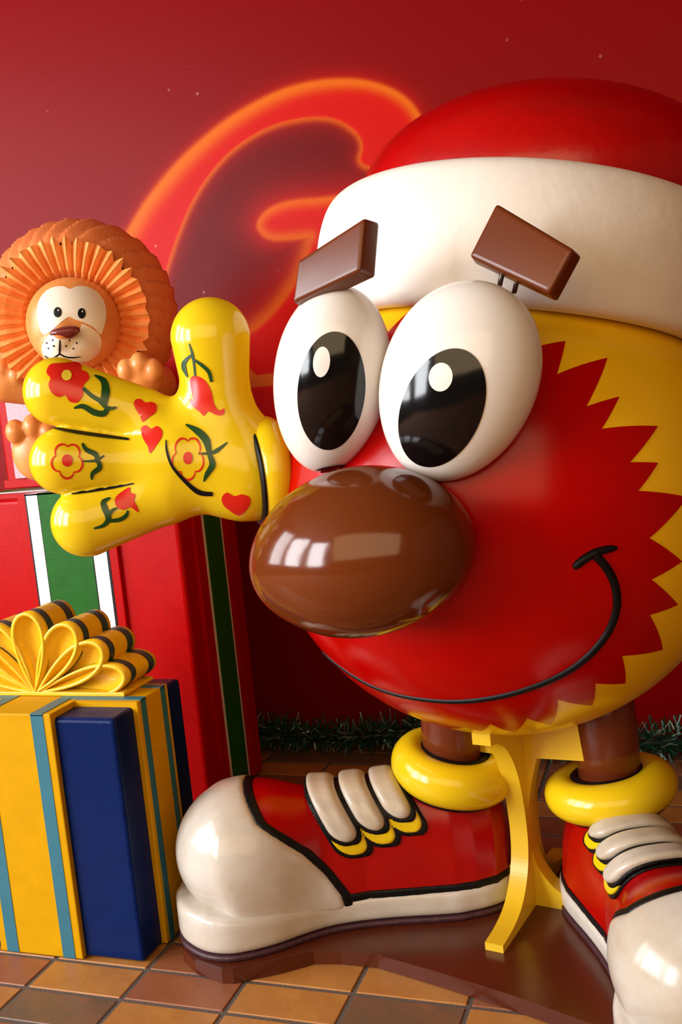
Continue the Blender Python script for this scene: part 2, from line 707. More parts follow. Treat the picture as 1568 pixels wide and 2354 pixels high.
# the printed neon: wide orange bloom along each contour
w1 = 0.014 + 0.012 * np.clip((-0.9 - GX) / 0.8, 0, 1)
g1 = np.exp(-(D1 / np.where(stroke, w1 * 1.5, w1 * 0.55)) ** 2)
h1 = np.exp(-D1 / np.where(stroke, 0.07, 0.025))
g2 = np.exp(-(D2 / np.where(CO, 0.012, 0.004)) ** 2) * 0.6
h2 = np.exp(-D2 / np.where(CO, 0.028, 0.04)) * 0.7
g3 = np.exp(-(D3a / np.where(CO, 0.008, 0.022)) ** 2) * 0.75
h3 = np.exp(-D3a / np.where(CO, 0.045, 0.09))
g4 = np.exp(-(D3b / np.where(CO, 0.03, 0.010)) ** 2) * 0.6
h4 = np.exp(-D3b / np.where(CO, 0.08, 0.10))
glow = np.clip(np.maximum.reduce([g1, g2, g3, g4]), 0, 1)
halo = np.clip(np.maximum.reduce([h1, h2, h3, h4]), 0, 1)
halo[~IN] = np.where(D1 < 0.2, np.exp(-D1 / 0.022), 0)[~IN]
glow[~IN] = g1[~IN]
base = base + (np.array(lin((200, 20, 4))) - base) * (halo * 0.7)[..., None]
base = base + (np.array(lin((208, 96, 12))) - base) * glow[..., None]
base[BA] = lin((196, 84, 24))
nx, nz = len(gx), len(gz)
WV = np.stack([GX.ravel(), np.full(GX.size, WY), GZ.ravel()], 1)
ii = np.arange(nx * nz).reshape(nx, nz)
WF = np.stack([ii[:-1, :-1].ravel(), ii[1:, :-1].ravel(), ii[1:, 1:].ravel(), ii[:-1, 1:].ravel()], 1)

wm = bpy.data.materials.new('printed_panel')
wm.use_nodes = True
nt = wm.node_tree
b = nt.nodes['Principled BSDF']
at = nt.nodes.new('ShaderNodeVertexColor')
at.layer_name = 'print'
tc = nt.nodes.new('ShaderNodeTexCoord')
vo = nt.nodes.new('ShaderNodeTexVoronoi')
vo.inputs['Scale'].default_value = 9
nz_ = nt.nodes.new('ShaderNodeTexNoise')
nz_.inputs['Scale'].default_value = 14
nz_.inputs['Detail'].default_value = 8
nt.links.new(tc.outputs['Object'], nz_.inputs['Vector'])
nt.links.new(tc.outputs['Object'], vo.inputs['Vector'])
r1 = nt.nodes.new('ShaderNodeValToRGB')
r1.color_ramp.elements[0].position, r1.color_ramp.elements[1].position = 0.0, 0.07
r1.color_ramp.elements[0].color, r1.color_ramp.elements[1].color = (1, 1, 1, 1), (0, 0, 0, 1)
nt.links.new(vo.outputs['Distance'], r1.inputs['Fac'])
r2 = nt.nodes.new('ShaderNodeValToRGB')
r2.color_ramp.elements[0].position, r2.color_ramp.elements[1].position = 0.52, 0.62
nt.links.new(nz_.outputs['Fac'], r2.inputs['Fac'])
mu = nt.nodes.new('ShaderNodeMath')
mu.operation = 'MULTIPLY'
nt.links.new(r1.outputs['Color'], mu.inputs[0])
nt.links.new(r2.outputs['Color'], mu.inputs[1])
mx = nt.nodes.new('ShaderNodeMixRGB')
mx.inputs[2].default_value = (*lin((205, 150, 150)), 1)
nt.links.new(mu.outputs[0], mx.inputs[0])
nt.links.new(at.outputs['Color'], mx.inputs[1])
nt.links.new(mx.outputs[0], b.inputs['Base Color'])
b.inputs['Roughness'].default_value = 0.36
b.inputs['Specular IOR Level'].default_value = 0.07
bp = nt.nodes.new('ShaderNodeBump')
bp.inputs['Strength'].default_value = 0.08
bp.inputs['Distance'].default_value = 0.01
n3 = nt.nodes.new('ShaderNodeTexNoise')
n3.inputs['Scale'].default_value = 180
nt.links.new(tc.outputs['Object'], n3.inputs['Vector'])
nt.links.new(n3.outputs['Fac'], bp.inputs['Height'])
nt.links.new(bp.outputs['Normal'], b.inputs['Normal'])

wall = struct(make('wall_back', WV, WF, wm, None, False))
ca = wall.data.color_attributes.new('print', 'FLOAT_COLOR', 'POINT')
ca.data.foreach_set('color', np.concatenate([base.reshape(-1, 3), np.ones((GX.size, 1))], 1).astype(np.float32).ravel())
# the rest of the same wall, left and right of the printed panel
plain = paint('plain_wall_red', (122, 0, 3), 0.38, spec=0.07)
for k, (x0, x1) in enumerate(((-5.0, float(gx[0])), (float(gx[-1]), 3.5))):
    w = box('wall_back', (x0, WY, 0), (x1, WY + 0.1, 4.2), plain, None, 0)
    struct(w)
struct(box('wall_back', (float(gx[0]), WY, 3.05), (float(gx[-1]), WY + 0.1, 4.2), plain, None, 0))

# ================================================================== STATUE
C = np.array([-0.4057, 2.1966, 0.9942])
R = 0.5224
statue = empty('cartoon_statue', (-0.40, 2.12, 0.0),
               'big round red and yellow cartoon figure with chocolate nose and red-white cap, smiling', 'statue')

# ball of the body
body = ellipsoid('body', C, (np.array([R, 0, 0]), np.array([0, 0, R]), np.array([0, -R, 0])), M['rim'], statue, 128, 80)
# painted red face with its zigzag border
fs, fu, fn_ = facing(-11, -5, 0)
zig = [(51.5, 57.6), (47.1, 49.7), (41.9, 61.0), (35.9, 49.0), (33.1, 56.4), (29.0, 48.7), (22.7, 60.5), (18.2, 50.6), (15.2, 56.7), (10.8, 50.2), (5.2, 61.9), (-1.7, 50.9), (-9.4, 59.6), (-12.7, 51.9), (-20.5, 61.1), (-22.6, 53.8), (-33.3, 63.3), (-35.4, 52.0), (-44.7, 59.8), (-46.2, 51.3), (-54.8, 58.2), (-56.3, 47.7), (-67.8, 58.1), (-68.9, 49.6), (-78.6, 57.6), (-80.3, 48.8), (-86.9, 55.1), (-90.0, 51.5)]
ph = -99.0
tip = True
while ph > -246:
    zig.append((ph, 58.5 if tip else 51.0))
    ph -= 7.0 if tip else 6.0
    tip = not tip
zig += [(-253, 62), (-262.3, 51.2), (-268.0, 58.7), (-276, 50), (-284, 59), (-290, 50), (-296, 58), (-302, 50)]
bnd = []
for (p0, t0), (p1, t1) in zip(zig, zig[1:] + [(zig[0][0] - 360, zig[0][1])]):
    for k in range(6):
        bnd.append((p0 + (p1 - p0) * k / 6, t0 + (t1 - t0) * k / 6))
V, Fc = [], []
NR = 36
for j in range(1, NR + 1):
    f = j / NR
    for (p, t) in bnd:
        # inner rings are round, the outermost follows the zigzag
        th = math.radians(min(t, 46.0) * min(f / 0.8, 1) if f <= 0.8 else 46.0 + (t - 46.0) * (f - 0.8) / 0.2)
        a = math.radians(p)
        V.append(C + (R + 0.0012) * (fn_ * math.cos(th) + (fs * math.cos(a) + fu * math.sin(a)) * math.sin(th)))
nb = len(bnd)
V.append(C + (R + 0.0012) * fn_)
for j in range(NR - 1):
    for i in range(nb):
        a, b2 = j * nb + i, j * nb + (i + 1) % nb
        Fc.append((a, a + nb, b2 + nb, b2))
for i in range(nb):
    Fc.append((len(V) - 1, i, (i + 1) % nb))
face = make('face_paint', np.array(V), Fc, M['red'], statue)
face['label'] = 'red painted face with a zigzag border'
face_s = Surf(body)


def surf_tube(name, pts, surf, r, mat, parent, lift=0.0):
    P = []
    for p in smooth_path(pts, 10):
        h, nn = surf.hit(p[0], p[1])
        if h is not None:
            P.append(h + nn * lift)
    return tube(name, P, r, mat, parent, 10)


sm = surf_tube('mouth_line', [(742, 1497), (780, 1530), (840, 1568), (900, 1592), (970, 1606), (1050, 1611), (1130, 1603), (1210, 1583), (1290, 1550), (1350, 1508), (1395, 1455), (1416, 1400), (1414, 1350), (1397, 1310), (1368, 1275)], face_s, list(np.interp(range(141), [0, 40, 90, 141], [0.0045, 0.006, 0.0085, 0.0085])), M['line'], statue, 0.0)
# lines thin out at both ends
surf_tube('mouth_line', [(1318, 1305), (1345, 1283), (1380, 1266), (1416, 1259)], face_s, list(np.interp(range(31), [0, 5, 16, 26, 30], [0.005, 0.008, 0.0085, 0.0065, 0.004])), M['line'], statue, 0.001)

# nose
ns, nu_, nn_ = facing(-13, -3, -7)
nc = np.array([-0.5433, 1.6119, 0.983])


def nose_dent(V):
    d = V - nc
    x, z = d @ ns, d @ nu_
    k = 1 + 0.05 * np.exp(-((x + 0.16) ** 2 + (z + 0.02) ** 2) / 0.012) - 0.035 * np.exp(-((x + 0.10) ** 2 + (z + 0.06) ** 2) / 0.004)
    return nc + d * k[:, None]


nose = ellipsoid('nose', nc, (ns * 0.2048, nu_ * 0.1485, nn_ * 0.17), M['brown'], statue, 96, 64, 0.03, nose_dent)
nose['label'] = 'glossy chocolate-brown nose'

# eyes
eyes = []
for (dep, az, el, cpx, a, bb, cn, roll, pup, glint, gt, lid) in (
        (1.69, -2, 3, (1051, 879.8), 0.1762, 0.1358, 0.10, 25.4, (1017, 937, 92, 142, 22), (1014, 867, 27, 33, 10), 1, [(880, 1068), (915, 1078), (950, 1091), (1000, 1112)]),
        (1.81, -36, 3, (761.2, 876.5), 0.1752, 0.1092, 0.105, 19.5, (762, 898, 77, 136, 5), (740, 832, 19, 35, 6), 0, [(712, 1090), (740, 1080), (780, 1073), (835, 1068)])):
    s, u, n = facing(az, el, roll)
    c = at_depth(cpx[0], cpx[1], dep)
    e = ellipsoid('eye', c, (s * bb, u * a, n * cn), M['white'], statue, 80, 56, -0.06)
    sf = Surf(e)
    p = mark('pupil', oval(*pup, 64), sf, M['black'], e, 0.0012, 12)
    mark('glint', oval(*glint, 32), sf, M['white'], e, 0.0024, 8)
    mark('lower_lid_line', stroke_outline(lid, [7, 12, 12, 6]), sf, M['line'], e, 0.002, 6)
    eyes.append(e)


# chocolate-block eyebrows on little pins
def block(name, quad, dep, nrm, thick, mat, parent, bev=0.012):
    nrm = np.array(nrm, float)
    nrm /= np.linalg.norm(nrm)
    cx, cy = np.mean([q[0] for q in quad]), np.mean([q[1] for q in quad])
    c = at_depth(cx, cy, dep)
    fr = []
    for q in quad:
        d = ray(*q)
        t = ((c - EYE) @ nrm) / (d @ nrm)
        fr.append(EYE + d * t)
    bm = bmesh.new()
    vf = [bm.verts.new(p) for p in fr]
    mid = np.mean(fr, 0)
    vb = [bm.verts.new(mid + (p - mid) * 1.06 - nrm * thick) for p in fr]
    bm.faces.new(vf)
    bm.faces.new(vb[::-1])
    for i in range(4):
        bm.faces.new((vf[i], vb[i], vb[(i + 1) % 4], vf[(i + 1) % 4]))
    bmesh.ops.bevel(bm, geom=bm.edges[:], offset=bev, segments=4, affect='EDGES', profile=0.6)
    o = from_bm(name, bm, mat, parent, True)
    return o, mid, nrm


sR, uR, nR = facing(-10, 16, 0)
b1, m1, _ = block('eyebrow', [(1140, 466), (1318, 572), (1263, 674), (1078, 588)], 1.63, nR, 0.038, M['brow'], statue, 0.009)
sL, uL, nL = facing(-15, 12, 0)
b2, m2, _ = block('eyebrow', [(838, 498), (828, 622), (671, 697), (684, 598)], 1.70, nL, 0.044, M['brow'], statue, 0.009)
for bo, nv_, pins in ((b1, nR, [((1155, 625), (1147, 665)), ((1190, 640), (1182, 672))]), (b2, nL, [((770, 640), (775, 680))])):
    for (pa, pb) in pins:
        d0 = 1.665 if bo is b1 else 1.75
        tube('pin', [at_depth(*pa, d0), at_depth(*pb, d0 + 0.02)], 0.0045, M['steel'], bo, 8)

# Santa cap: brim and crown
A = np.array([0.163, 0.1709, 1.0])
A /= np.linalg.norm(A)
Hc = np.array([-0.3557, 2.2501, 1.3229])
prof = round_profile([(0.33, 0.04), (0.40, 0.004), (0.446, 0.004), (0.460, 0.04), (0.463, 0.13), (0.460, 0.225), (0.440, 0.276), (0.39, 0.285), (0.33, 0.26)], n=3)
hat = lathe('hat_brim', prof, Hc, A, M['brim'], statue, 128)
hat['label'] = 'wide off-white brim of the red cap'
s0, u0, n0 = facing(0, 0, 5.9)
cc = np.array([-0.273, 2.355, 1.647])
HT = frame(cc, s0, n0, u0)


def crown_fn(x, y, z):
    a = ellip(x, y, z, (0, 0, 0), (0.421, 0.43, 0.247))
    t = ellip(x, y, z, (0.46, -0.06, -0.08), (0.16, 0.2, 0.2))
    a = smin(a, t, 0.05)
    return smax(a, -0.14 - z, 0.02)


crown = sdf_obj('hat_crown', crown_fn, (-0.46, -0.48, -0.2), (0.68, 0.48, 0.28), 0.013, M['hatred'], statue, HT)

# ---- glove (right of the body as the figure sees it): one continuous surface
GD = 2.05
K = GD / FPX
GO = at_depth(400, 1060, GD)
GT = frame(GO, RT, UP, -FW)


def g(px, py, z=0.0):
    return ((px - 400) * K, -(py - 1060) * K, z)


def glove_fn(x, y, z):
    zz = z * 1.2

    def c(a, b, ra, rb):
        return cone(x, y, zz, a, b, ra * K, rb * K)
    f1 = c(g(141, 904, 0.03), g(330, 958, 0.01), 78, 66)
    f2 = c(g(158, 1062, 0.05), g(340, 1066, 0.02), 75, 60)
    f3 = c(g(206, 1199, 0.03), g(370, 1142, 0.01), 80, 66)
    fin = smin(smin(f1, f2, 0.006), f3, 0.006)
    palm = c(g(420, 1058, 0), g(560, 1090, 0), 118, 102)
    palm = smin(palm, c(g(560, 1090, 0), g(640, 1085, -0.03), 100, 108), 0.03)
    th = smin(c(g(489, 782, 0.04), g(500, 915, 0.02), 90, 74), c(g(500, 915, 0.02), g(530, 1020, 0), 74, 95), 0.02)
    a = smin(fin, palm, 0.055)
    return smin(a, th, 0.05)


glove = sdf_obj('glove', glove_fn, (-0.34, -0.24, -0.16), (0.30, 0.37, 0.17), 0.0062, M['glove'], statue, GT)
glove['label'] = 'yellow four-fingered glove painted with flowers and hearts'
gs = Surf(glove)


def cr(pts):
    return [(x * 0.43367, y * 0.43367 + 500) for x, y in pts]


def gmark(name, pts, mat, lift=0.0012, sm_=4, closed=True):
    P = smooth_path(cr(pts), sm_, True) if sm_ > 1 else cr(pts)
    return mark(name, P, gs, mat, glove, lift, 6)


def gstroke(name, pts, w, mat, lift=0.0012):
    ww = [v * 0.43367 for v in w] if isinstance(w, (list, tuple)) else w * 0.43367
    return mark(name, stroke_outline(cr(pts), ww), gs, mat, glove, lift, 6)


DR, DG, DY = M['deco_red'], M['deco_green'], M['deco_yellow']
# red flower on the first finger
a = [gmark('p', [(250, 805), (272, 778), (330, 772), (405, 768), (430, 785), (432, 808), (462, 822), (472, 855), (442, 890), (438, 945), (408, 980), (370, 975), (345, 942), (310, 952), (272, 925), (258, 885), (268, 852), (250, 830)], DR),
     mark('p', oval(353 * .43367, 838 * .43367 + 500, 11.5, 12), gs, DY, glove, 0.0022, 5)]
join('painted_flower', a, glove)
a = [gstroke('p', [(440, 905), (485, 945), (530, 972), (560, 1000)], [18, 22, 24, 30], DG),
     gstroke('p', [(500, 838), (548, 868), (560, 925), (545, 995)], [6, 34, 46, 40], DG, 0.0016),
     gstroke('p', [(393, 1010), (440, 1000), (500, 1032), (550, 1038), (575, 1005)], [8, 26, 32, 32, 20], DG, 0.002),
     gstroke('p', [(555, 1005), (590, 1012), (618, 1005)], [24, 18, 8], DG, 0.0024)]
join('painted_stem', a, glove)
# outlined flower on the second finger


def lobed(cx, cy, r, rot, n=5, sx=1, sy=1, dep=0.2):
    out = []
    for i in range(100):
        t = 2 * math.pi * i / 100
        k = 1 - dep + dep * abs(math.cos((t - rot) * n / 2)) ** 0.7 * 1.4
        out.append((cx + r * sx * k * math.cos(t), cy + r * sy * k * math.sin(t)))
    return out


def outlined(cx, cy, r, rot, sx, sy, w, crx, cry):
    o_ = cr(lobed(cx, cy, r, rot, 5, sx, sy))
    i_ = cr(lobed(cx, cy, r - w, rot, 5, sx, sy))
    q = [mark('p', o_, gs, DR, glove, 0.0012, 6, [i_]),
         mark('p', oval(*cr([(cx, cy)])[0], crx * .43367, cry * .43367), gs, DR, glove, 0.0014, 5)]
    return join('painted_flower', q, glove)


outlined(356, 1288, 82, 0.35, 1.0, 1.12, 9, 28, 32)
a = [gstroke('p', [(430, 1290), (475, 1292), (515, 1285), (552, 1262)], [8, 12, 16, 8], DG),
     gstroke('p', [(436, 1198), (458, 1232), (508, 1258), (516, 1300)], [12, 24, 28, 20], DG, 0.0016),
     gstroke('p', [(520, 1290), (528, 1325), (492, 1355), (487, 1388)], [20, 28, 24, 10], DG, 0.002)]
join('painted_stem', a, glove)
# tulip on the third finger
gmark('painted_tulip', [(608, 1505), (618, 1478), (645, 1455), (688, 1430), (692, 1458), (717, 1468), (712, 1502), (728, 1535), (736, 1564), (712, 1548), (690, 1536), (655, 1550), (622, 1537)], DR, 0.0012, 3)
a = [gstroke('p', [(497, 1648), (548, 1632), (575, 1595), (555, 1540), (550, 1508), (585, 1486)], [8, 20, 32, 34, 28, 8], DG),
     gstroke('p', [(565, 1608), (630, 1602), (668, 1580), (678, 1552)], [16, 22, 22, 8], DG, 0.0016),
     gstroke('p', [(580, 1570), (600, 1550), (622, 1540)], [22, 16, 8], DG, 0.002)]
join('painted_stem', a, glove)
# tulip on the thumb
gmark('painted_tulip', [(1008, 862), (1030, 838), (1068, 850), (1100, 880), (1122, 925), (1134, 985), (1160, 1022), (1189, 1012), (1184, 1045), (1148, 1048), (1104, 1028), (1082, 1052), (1058, 1030), (1020, 1000), (1006, 962), (1024, 965), (1016, 915)], DR, 0.0012, 3)
a = [gstroke('p', [(1003, 668), (1020, 720), (1030, 780), (1036, 845)], [6, 14, 12, 10], DG),
     gstroke('p', [(1016, 728), (980, 765), (978, 800), (996, 846)], [10, 22, 24, 6], DG, 0.0016),
     gstroke('p', [(1018, 745), (1070, 782), (1108, 820), (1122, 872)], [8, 18, 20, 16], DG, 0.002)]
join('painted_stem', a, glove)
# flower on the palm
outlined(996, 1275, 92, 0.3, 0.9, 1.22, 9, 25, 33)
a = [gstroke('p', [(1052, 1252), (1110, 1250), (1150, 1236), (1206, 1192)], [8, 16, 24, 6], DG),
     gstroke('p', [(985, 1098), (1045, 1132), (1092, 1180), (1110, 1250)], [8, 36, 42, 24], DG, 0.0016),
     gstroke('p', [(1110, 1255), (1126, 1310), (1098, 1360), (1080, 1400)], [24, 34, 26, 6], DG, 0.002)]
join('painted_stem', a, glove)
for h in ([(708, 985), (722, 964), (748, 964), (770, 982), (805, 978), (831, 998), (824, 1036), (795, 1055), (757, 1085), (745, 1055), (722, 1022)],
          [(748, 1118), (775, 1101), (801, 1122), (832, 1105), (860, 1130), (858, 1165), (835, 1200), (797, 1252), (785, 1215), (760, 1175)],
          [(1176, 1482), (1204, 1456), (1240, 1477), (1280, 1466), (1320, 1480), (1328, 1510), (1310, 1545), (1268, 1580), (1215, 1550), (1183, 1520)]):
    gmark('painted_heart', h, DR, 0.0012, 2)
for pth, w in (([(272, 1116), (400, 1140), (540, 1160), (684, 1178)], [10, 18, 18, 12]),
               ([(382, 1467), (480, 1452), (600, 1432), (710, 1410)], [10, 16, 16, 8]),
               ([(882, 1180), (886, 1240), (915, 1320), (985, 1400), (1055, 1455), (1128, 1464)], [6, 12, 14, 20, 26, 22])):
    gstroke('crease_line', pth, w, M['line'], 0.0022)
# wrist roll and its dark line
wx = at_depth(622, 1086, 2.07)
wa = RT * 0.97 + UP * 0.16 - FW * -0.25
lathe('wrist_roll', [(0.092 + 0.028 * math.cos(t), 0.034 * math.sin(t)) for t in np.linspace(0, 2 * math.pi, 20, endpoint=False)], wx - wa * 0.004, wa, M['cuff'], statue, 64)
lathe('wrist_line', [(0.096 + 0.0145 * math.cos(t), 0.006 * math.sin(t)) for t in np.linspace(0, 2 * math.pi, 10, endpoint=False)], wx - wa * 0.034, wa, M['line'], statue, 64)
tube('arm', [wx - wa * 0.02, wx + wa * 0.06, wx + wa * 0.16], 0.09, M['red'], statue, 32)

# ---- shoes: one shoe in its own space (x to the toe, z up), used for both feet
out_x = [-0.058, -0.045, -0.02, 0.02, 0.06, 0.10, 0.16, 0.22, 0.28, 0.34, 0.40, 0.46, 0.52, 0.58, 0.63, 0.68, 0.72, 0.745, 0.758]
out_w = [0.0, 0.05, 0.085, 0.104, 0.113, 0.118, 0.113, 0.106, 0.102, 0.102, 0.110, 0.132, 0.158, 0.173, 0.175, 0.155, 0.115, 0.07, 0.0]
_sp = smooth_path(list(zip(out_x, out_w)), 4)
out_x, out_w = [float(p[0]) for p in _sp], [max(float(p[1]), 0.0) for p in _sp]
poly2 = [(x, w) for x, w in zip(out_x, out_w)] + [(x, -w) for x, w in list(zip(out_x, out_w))[-2:0:-1]]


def sd_poly(x, y, poly):
    P = np.array(poly)
    d = np.full(x.shape, 1e9)
    ins = np.zeros(x.shape, bool)
    for i in range(len(P)):
        a, b_ = P[i], P[(i + 1) % len(P)]
        e = b_ - a
        t = np.clip(((x - a[0]) * e[0] + (y - a[1]) * e[1]) / (e @ e), 0, 1)
        d = np.minimum(d, (x - a[0] - t * e[0]) ** 2 + (y - a[1] - t * e[1]) ** 2)
        with np.errstate(divide='ignore', invalid='ignore'):
            ins ^= ((a[1] > y) != (b_[1] > y)) & (x < e[0] * (y - a[1]) / e[1] + a[0])
    return np.where(ins, -1, 1) * np.sqrt(d)


def sole_fn(x, y, z):
    d = sd_poly(x, y, poly2)
    top = 0.072 + 0.026 * np.clip((x - 0.42) / 0.25, 0, 1)
    h = np.maximum(z - top, 0.012 - z)
    return smax(d, h, 0.022)


def outsole_fn(x, y, z):
    return np.maximum(sd_poly(x, y, poly2) - 0.001, np.maximum(z - 0.0125, -z))


bx_ = [-0.055, -0.03, 0.0, 0.05, 0.10, 0.20, 0.30, 0.40, 0.50, 0.60]
bw_ = [0.02, 0.062, 0.088, 0.103, 0.108, 0.100, 0.092, 0.104, 0.128, 0.140]
bz_ = [0.20, 0.25, 0.265, 0.28, 0.29, 0.297, 0.296, 0.295, 0.292, 0.285]


def shoe_fn(x, y, z):
    w = np.interp(x, bx_, bw_)
    zt = np.interp(x, bx_, bz_)
    ya, za, h = np.abs(y) / w, np.clip(z - 0.02, 0, None) / (zt - 0.02), zt - 0.02
    gq = np.maximum((ya ** 3 + za ** 3) ** (1 / 3.0), 0.2)
    bd = (gq - 1) * gq ** 2 / np.sqrt((ya ** 2 / w) ** 2 + (za ** 2 / h) ** 2 + 1e-4)
    bd = smax(bd, np.maximum(-0.052 - x, x - 0.60), 0.03)
    te = ellip(x, y, z, (0.575, 0, 0.182), (0.163, 0.160, 0.148))
    return smin(bd, te, 0.06)


def capx(z):
    return np.interp(z, [0.05, 0.085, 0.14, 0.20, 0.245, 0.28, 0.34], [0.355, 0.362, 0.395, 0.44, 0.49, 0.535, 0.57])


shoe_lo, shoe_hi = (-0.075, -0.2, -0.005), (0.78, 0.2, 0.36)


def upper_fn(x, y, z):
    return smax(shoe_fn(x, y, z), np.maximum(x - capx(z) - 0.02, 0.05 - z), 0.004)


def cap_fn(x, y, z):
    return smax(shoe_fn(x, y, z) - 0.006, np.maximum((capx(z) - x) * 0.85, 0.05 - z), 0.012)


def cap_line_fn(x, y, z):
    return smax(shoe_fn(x, y, z) - 0.004, np.maximum(np.abs(capx(z) - 0.007 - x) * 0.85 - 0.009, 0.055 - z), 0.003)


def sole_line_fn(x, y, z):
    return smax(shoe_fn(x, y, z) - 0.004, np.maximum(np.abs(z - 0.074) - 0.009, x - capx(z)), 0.003)


LACE = [(0.362, 0.205), (0.287, 0.222), (0.214, 0.242)]


def lace_region(x, y, z, k, grow, low):
    xc, zl = LACE[k]
    zl = zl + 0.032 * np.clip(-y / 0.08, 0, 1)
    xx = x - xc - (z - 0.26) * 0.5
    dx = np.abs(xx) - (0.034 + grow - 0.033)
    dz = (zl - low + 0.033) - z
    return np.sqrt(np.maximum(dx, 0) ** 2 + np.maximum(dz, 0) ** 2) + np.minimum(np.maximum(dx, dz), 0) - 0.033


def all_lace(off, grow, low, k_=0.006):
    def fn(x, y, z):
        r = np.minimum.reduce([lace_region(x, y, z, k, grow, low) for k in range(3)])
        return smax(shoe_fn(x, y, z) - off, r, k_)
    return fn


shoe_parts = []
ST = 0.0068
for nm, fnc, mt, lo, hi, stp in [
        ('upper', upper_fn, 'shoe_red', shoe_lo, shoe_hi, ST),
        ('toe_cap', cap_fn, 'shoe_white', (0.32, -0.2, 0.03), (0.77, 0.2, 0.36), ST),
        ('sole', sole_fn, 'shoe_white', (-0.08, -0.2, 0.0), (0.78, 0.2, 0.12), 0.006),
        ('outsole', outsole_fn, 'outsole', (-0.08, -0.2, -0.01), (0.78, 0.2, 0.02), 0.005),
        ('cap_outline', cap_line_fn, 'line', (0.31, -0.2, 0.04), (0.62, 0.2, 0.36), 0.004),
        ('sole_outline', sole_line_fn, 'line', (-0.075, -0.16, 0.055), (0.42, 0.16, 0.096), 0.004),
        ('lace_border', all_lace(0.0055, 0.011, 0.042, 0.003), 'line', (0.10, -0.17, 0.13), (0.46, 0.17, 0.35), 0.0045),
        ('lace_flap', all_lace(0.011, 0.003, 0.033), 'cuff', (0.12, -0.18, 0.14), (0.45, 0.18, 0.35), 0.0045),
        ('lace_outline', all_lace(0.0145, 0.0045, 0.009, 0.003), 'line', (0.12, -0.18, 0.16), (0.45, 0.18, 0.36), 0.0045)]:
    V, Fq = surface_nets(fnc, lo, hi, stp)
    shoe_parts.append((nm, V, Fq, M[mt], None))
for k in range(3):
    def lf(x, y, z, k=k):
        return smax(shoe_fn(x, y, z) - 0.028, lace_region(x, y, z, k, -0.0015, 0.0), 0.022)
    V, Fq = surface_nets(lf, (0.10, -0.2, 0.15), (0.46, 0.2, 0.37), 0.005)
    shoe_parts.append(('lace', V, Fq, M['shoe_white'], None))


def ring_part(name, prof_, c, A_, mat):
    o = lathe(name, prof_, c, A_, mat, None, 72)
    V = np.array([v.co[:] for v in o.data.vertices])
    Fq = [list(p.vertices) for p in o.data.polygons]
    bpy.data.objects.remove(o)
    return (name, V, Fq, mat, None)


shoe_meshes = []
for nm, V, Fq, mt, _ in shoe_parts:
    o = make(nm, V if isinstance(V, np.ndarray) else np.array(V), Fq, mt)
    shoe_meshes.append((nm, o.data))
    bpy.data.objects.remove(o)
PZ = 0.035
for (hx, hy, dx, dy, sz, cA, cC) in ((-0.50, 2.22, -0.93, -0.37, 1.03, (-0.185, 0.12, 1.0), (0.068, 0.0, 0.315)),
                                     (-0.25, 2.27, 0.405, -0.914, 0.88, (-0.10, -0.15, 1.0), (0.088, 0.012, 0.325))):
    ang = math.atan2(dy, dx)
    T = Matrix.Translation((hx, hy, PZ)) @ Matrix.Rotation(ang, 4, 'Z') @ Matrix.Diagonal((1, 1, sz, 1))
    cA, cC = np.array(cA), np.array(cC)
    rings_ = [ring_part('ankle_roll', [(0.104 + 0.045 * math.cos(t), 0.050 * math.sin(t)) for t in np.linspace(0, 2 * math.pi, 28, endpoint=False)], cC, cA, M['cuff']),
              ring_part('ankle_line', [(0.074 + 0.012 * math.cos(t), 0.010 * math.sin(t)) for t in np.linspace(0, 2 * math.pi, 12, endpoint=False)], cC + cA * 0.036, cA, M['line']),
              ring_part('ankle_line', [(0.104 + 0.013 * math.cos(t), 0.008 * math.sin(t)) for t in np.linspace(0, 2 * math.pi, 12, endpoint=False)], cC - cA * 0.049, cA, M['line'])]
    shoe = None
    for nm, me in shoe_meshes:
        if nm == 'upper':
            shoe = bpy.data.objects.new('shoe', me)
            col.objects.link(shoe)
            attach(shoe, statue)
            shoe.matrix_basis = T
    shoe['label'] = 'red shoe with white toe cap, fat white laces and yellow ankle roll'
    for nm, me in shoe_meshes:
        if nm == 'upper':
            continue
        o = bpy.data.objects.new(nm, me)
        col.objects.link(o)
        o.parent = shoe
    for nm, V, Fq, mt, _ in rings_:
        make(nm, V, Fq, mt, shoe)
    lx, ly = hx + math.cos(ang) * cC[0] - math.sin(ang) * cC[1], hy + math.sin(ang) * cC[0] + math.cos(ang) * cC[1]
    tube('leg', [(lx, ly, 0.28), (lx, ly, 0.45), (lx + (C[0] - lx) * 0.06, ly, 0.66)], 0.069, M['leg'], statue, 40)

# base board cut in a dog-bone outline
front = [at_z(x, y, PZ)[:2] for x, y in [(417, 2150), (419, 2176), (447, 2206), (508, 2227), (535, 2228), (640, 2206), (720, 2184), (782, 2184), (868, 2193), (1016, 2237), (1169, 2285), (1363, 2352)]]
ol = [tuple(p) for p in front] + [(-0.17, 1.62), (-0.02, 1.52), (0.14, 1.50), (0.22, 1.60), (0.20, 1.78), (0.06, 2.05), (-0.06, 2.32), (-0.18, 2.42), (-0.38, 2.42), (-0.56, 2.40), (-0.70, 2.28), (-0.92, 2.16), (-1.10, 2.06)]
bm = bmesh.new()
vt = [bm.verts.new((x, y, PZ)) for x, y in ol]
vb = [bm.verts.new((x, y, 0.001)) for x, y in ol]
bm.faces.new(vt)
bm.faces.new(vb[::-1])
for i in range(len(ol)):
    bm.faces.new((vt[i], vb[i], vb[(i + 1) % len(ol)], vt[(i + 1) % len(ol)]))
